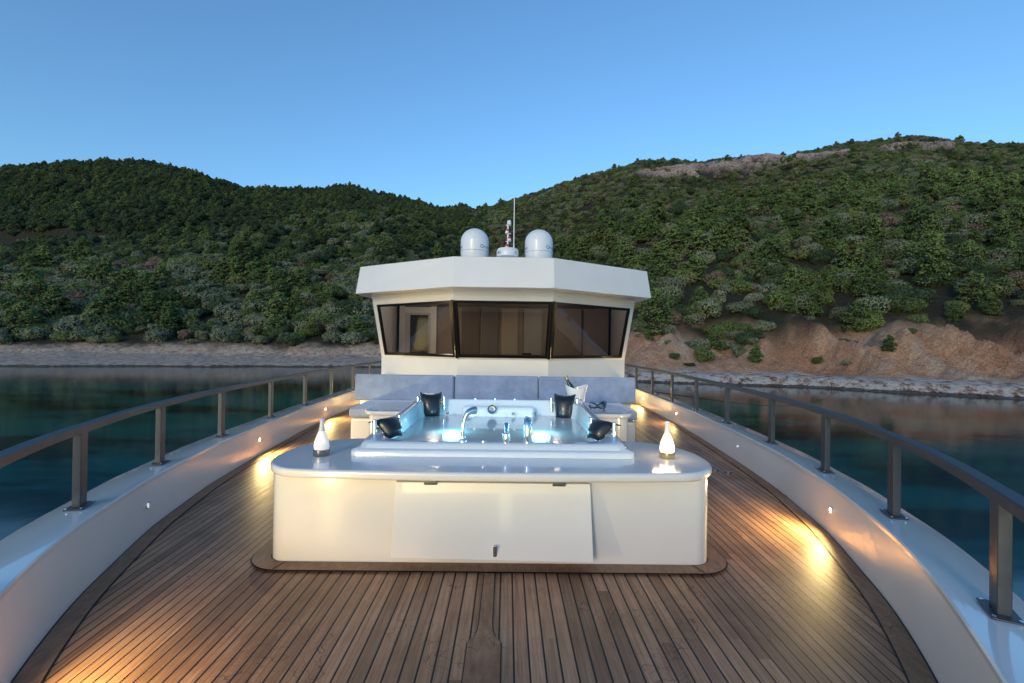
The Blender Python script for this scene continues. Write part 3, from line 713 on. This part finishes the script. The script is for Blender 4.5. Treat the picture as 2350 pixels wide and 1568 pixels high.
for a,Y,z,d,rg_,q,n1_,n2_ in zip(ra,rY,rZ,dp,rgt,rrp,nzp,nz2p):
    u=random.random()
    if q>1.06: continue
    lim=(10.5+n1_*4+n2_*3) if rg_>0.5 else 14
    scl_=1.0
    if d<lim:
        if rg_>0.5 and d>4.5 and (u<0.10 or (0.62<a<.76 and u<.3) or (a<0.42 and u<.35)): scl_=random.uniform(.35,.75)
        else: continue
    qo=q-float(RO_(a))
    if (.26<a<.76 or .82<a<1.0) and .77<qo<.885 and u<.86: continue
    if d>lim and noise.noise(Vector((a*Y/9,Y/9,3.)))>0.45 and u<.6: continue
    leftfar = a<-0.1 and Y>188
    pn=noise.noise(Vector((a*Y/40,Y/40,9.)))
    if leftfar: k=random.choices([4,5,9,7,2],[3,3,4,1.0,1])[0]; s=random.uniform(1.4,2.6)
    elif a<-0.05:
        if Y<125: k=random.choices([0,1,2,3,4,6,7],[4,4,1.2,1.2,1.8,.9,.2+max(0,pn)*3])[0]
        else: k=random.choices([0,1,2,3,4,5,9,7],[1.5,1.5,1.5,1.5,1.8,1.8,1.5,.8])[0]
        s=random.uniform(1.6,3.6) if Y<125 else random.uniform(1.3,2.6)
    else:
        low=Y<125
        k=random.choices([0,1,2,3,4,5,6,7,8],[2.6,2.6,2.2,2.2,1.4,1.2,.8,(1.2+6*max(0,pn) if low else .2),(1.2+6*max(0,pn) if low else .1)])[0]
        s=random.uniform(1.3,2.9)
        if not low: s=random.uniform(1.0,2.1)
    if d<lim+4: s*=0.75
    if d>lim+6 and random.random()<.12: continue
    s*=scl_
    P.append((a*Y,Y,z-0.15*s)); S.append((s*random.uniform(.85,1.2),s*random.uniform(.85,1.2),s*random.uniform(.75,1.1))); Rr.append((0,0,random.uniform(0,6.28))); I.append(k)
me=bpy.data.meshes.new('hillside_vegetation'); me.from_pydata(P,[],[])
a1=me.attributes.new('scl','FLOAT_VECTOR','POINT'); a1.data.foreach_set('vector',np.array(S).ravel())
a2=me.attributes.new('rot','FLOAT_VECTOR','POINT'); a2.data.foreach_set('vector',np.array(Rr).ravel())
a3=me.attributes.new('idx','INT','POINT'); a3.data.foreach_set('value',I)
vo=bpy.data.objects.new('hillside_vegetation',me); link(vo)
ng=bpy.data.node_groups.new('scatter','GeometryNodeTree')
ng.interface.new_socket('Geometry',in_out='INPUT',socket_type='NodeSocketGeometry'); ng.interface.new_socket('Geometry',in_out='OUTPUT',socket_type='NodeSocketGeometry')
gi=ng.nodes.new('NodeGroupInput'); go=ng.nodes.new('NodeGroupOutput'); ip=ng.nodes.new('GeometryNodeInstanceOnPoints'); ci=ng.nodes.new('GeometryNodeCollectionInfo')
ci.inputs[0].default_value=vc; ci.inputs['Separate Children'].default_value=True; ci.inputs['Reset Children'].default_value=True
def na(nm,t):
    x=ng.nodes.new('GeometryNodeInputNamedAttribute'); x.data_type=t; x.inputs['Name'].default_value=nm; return x.outputs[0]
ng.links.new(gi.outputs[0],ip.inputs['Points']); ng.links.new(ci.outputs[0],ip.inputs['Instance']); ip.inputs['Pick Instance'].default_value=True
ng.links.new(na('idx','INT'),ip.inputs['Instance Index']); ng.links.new(na('scl','FLOAT_VECTOR'),ip.inputs['Scale'])
er=ng.nodes.new('FunctionNodeEulerToRotation'); ng.links.new(na('rot','FLOAT_VECTOR'),er.inputs[0]); ng.links.new(er.outputs[0],ip.inputs['Rotation'])
ng.links.new(ip.outputs[0],go.inputs[0])
md=vo.modifiers.new('scatter','NODES'); md.node_group=ng

# ------------------------------------------------------------------ sky & sun
w=bpy.data.worlds.new('World'); scene.world=w; w.use_nodes=True
nt=w.node_tree; bg=nt.nodes['Background']
sk=nt.nodes.new('ShaderNodeTexSky'); sk.sky_type='NISHITA'; sk.sun_disc=False; sk.sun_elevation=math.radians(6); sk.sun_rotation=math.radians(203)
sk.ozone_density=2.0; sk.air_density=1.0; sk.dust_density=0.6; sk.altitude=0
mx=nt.nodes.new('ShaderNodeMix'); mx.data_type='RGBA'; mx.blend_type='MULTIPLY'; mx.inputs[0].default_value=1; mx.inputs[7].default_value=(1.14,1.56,1.96,1)
nt.links.new(sk.outputs[0],mx.inputs[6]); nt.links.new(mx.outputs[2],bg.inputs[0]); bg.inputs[1].default_value=0.20
sl=bpy.data.lights.new('sun','SUN'); sl.energy=1.05; sl.angle=math.radians(9); sl.color=(1,0.77,0.58)
so_=bpy.data.objects.new('sun',sl); link(so_)
dv=Vector((0.42,1,-0.28)); so_.rotation_euler=dv.to_track_quat('-Z','Y').to_euler()

# ------------------------------------------------------------------ camera
cam=bpy.data.cameras.new('camera'); cam.sensor_width=36; cam.lens=16.0; cam.clip_end=5000; cam.clip_start=0.05
co=bpy.data.objects.new('camera',cam); link(co)
M=Matrix.Translation((0.10,0,1.55))@Matrix.Rotation(math.radians(-0.55),4,'Z')@Matrix.Rotation(math.radians(90.33),4,'X')@Matrix.Rotation(math.radians(0.8),4,'Z')
co.matrix_world=M
scene.camera=co
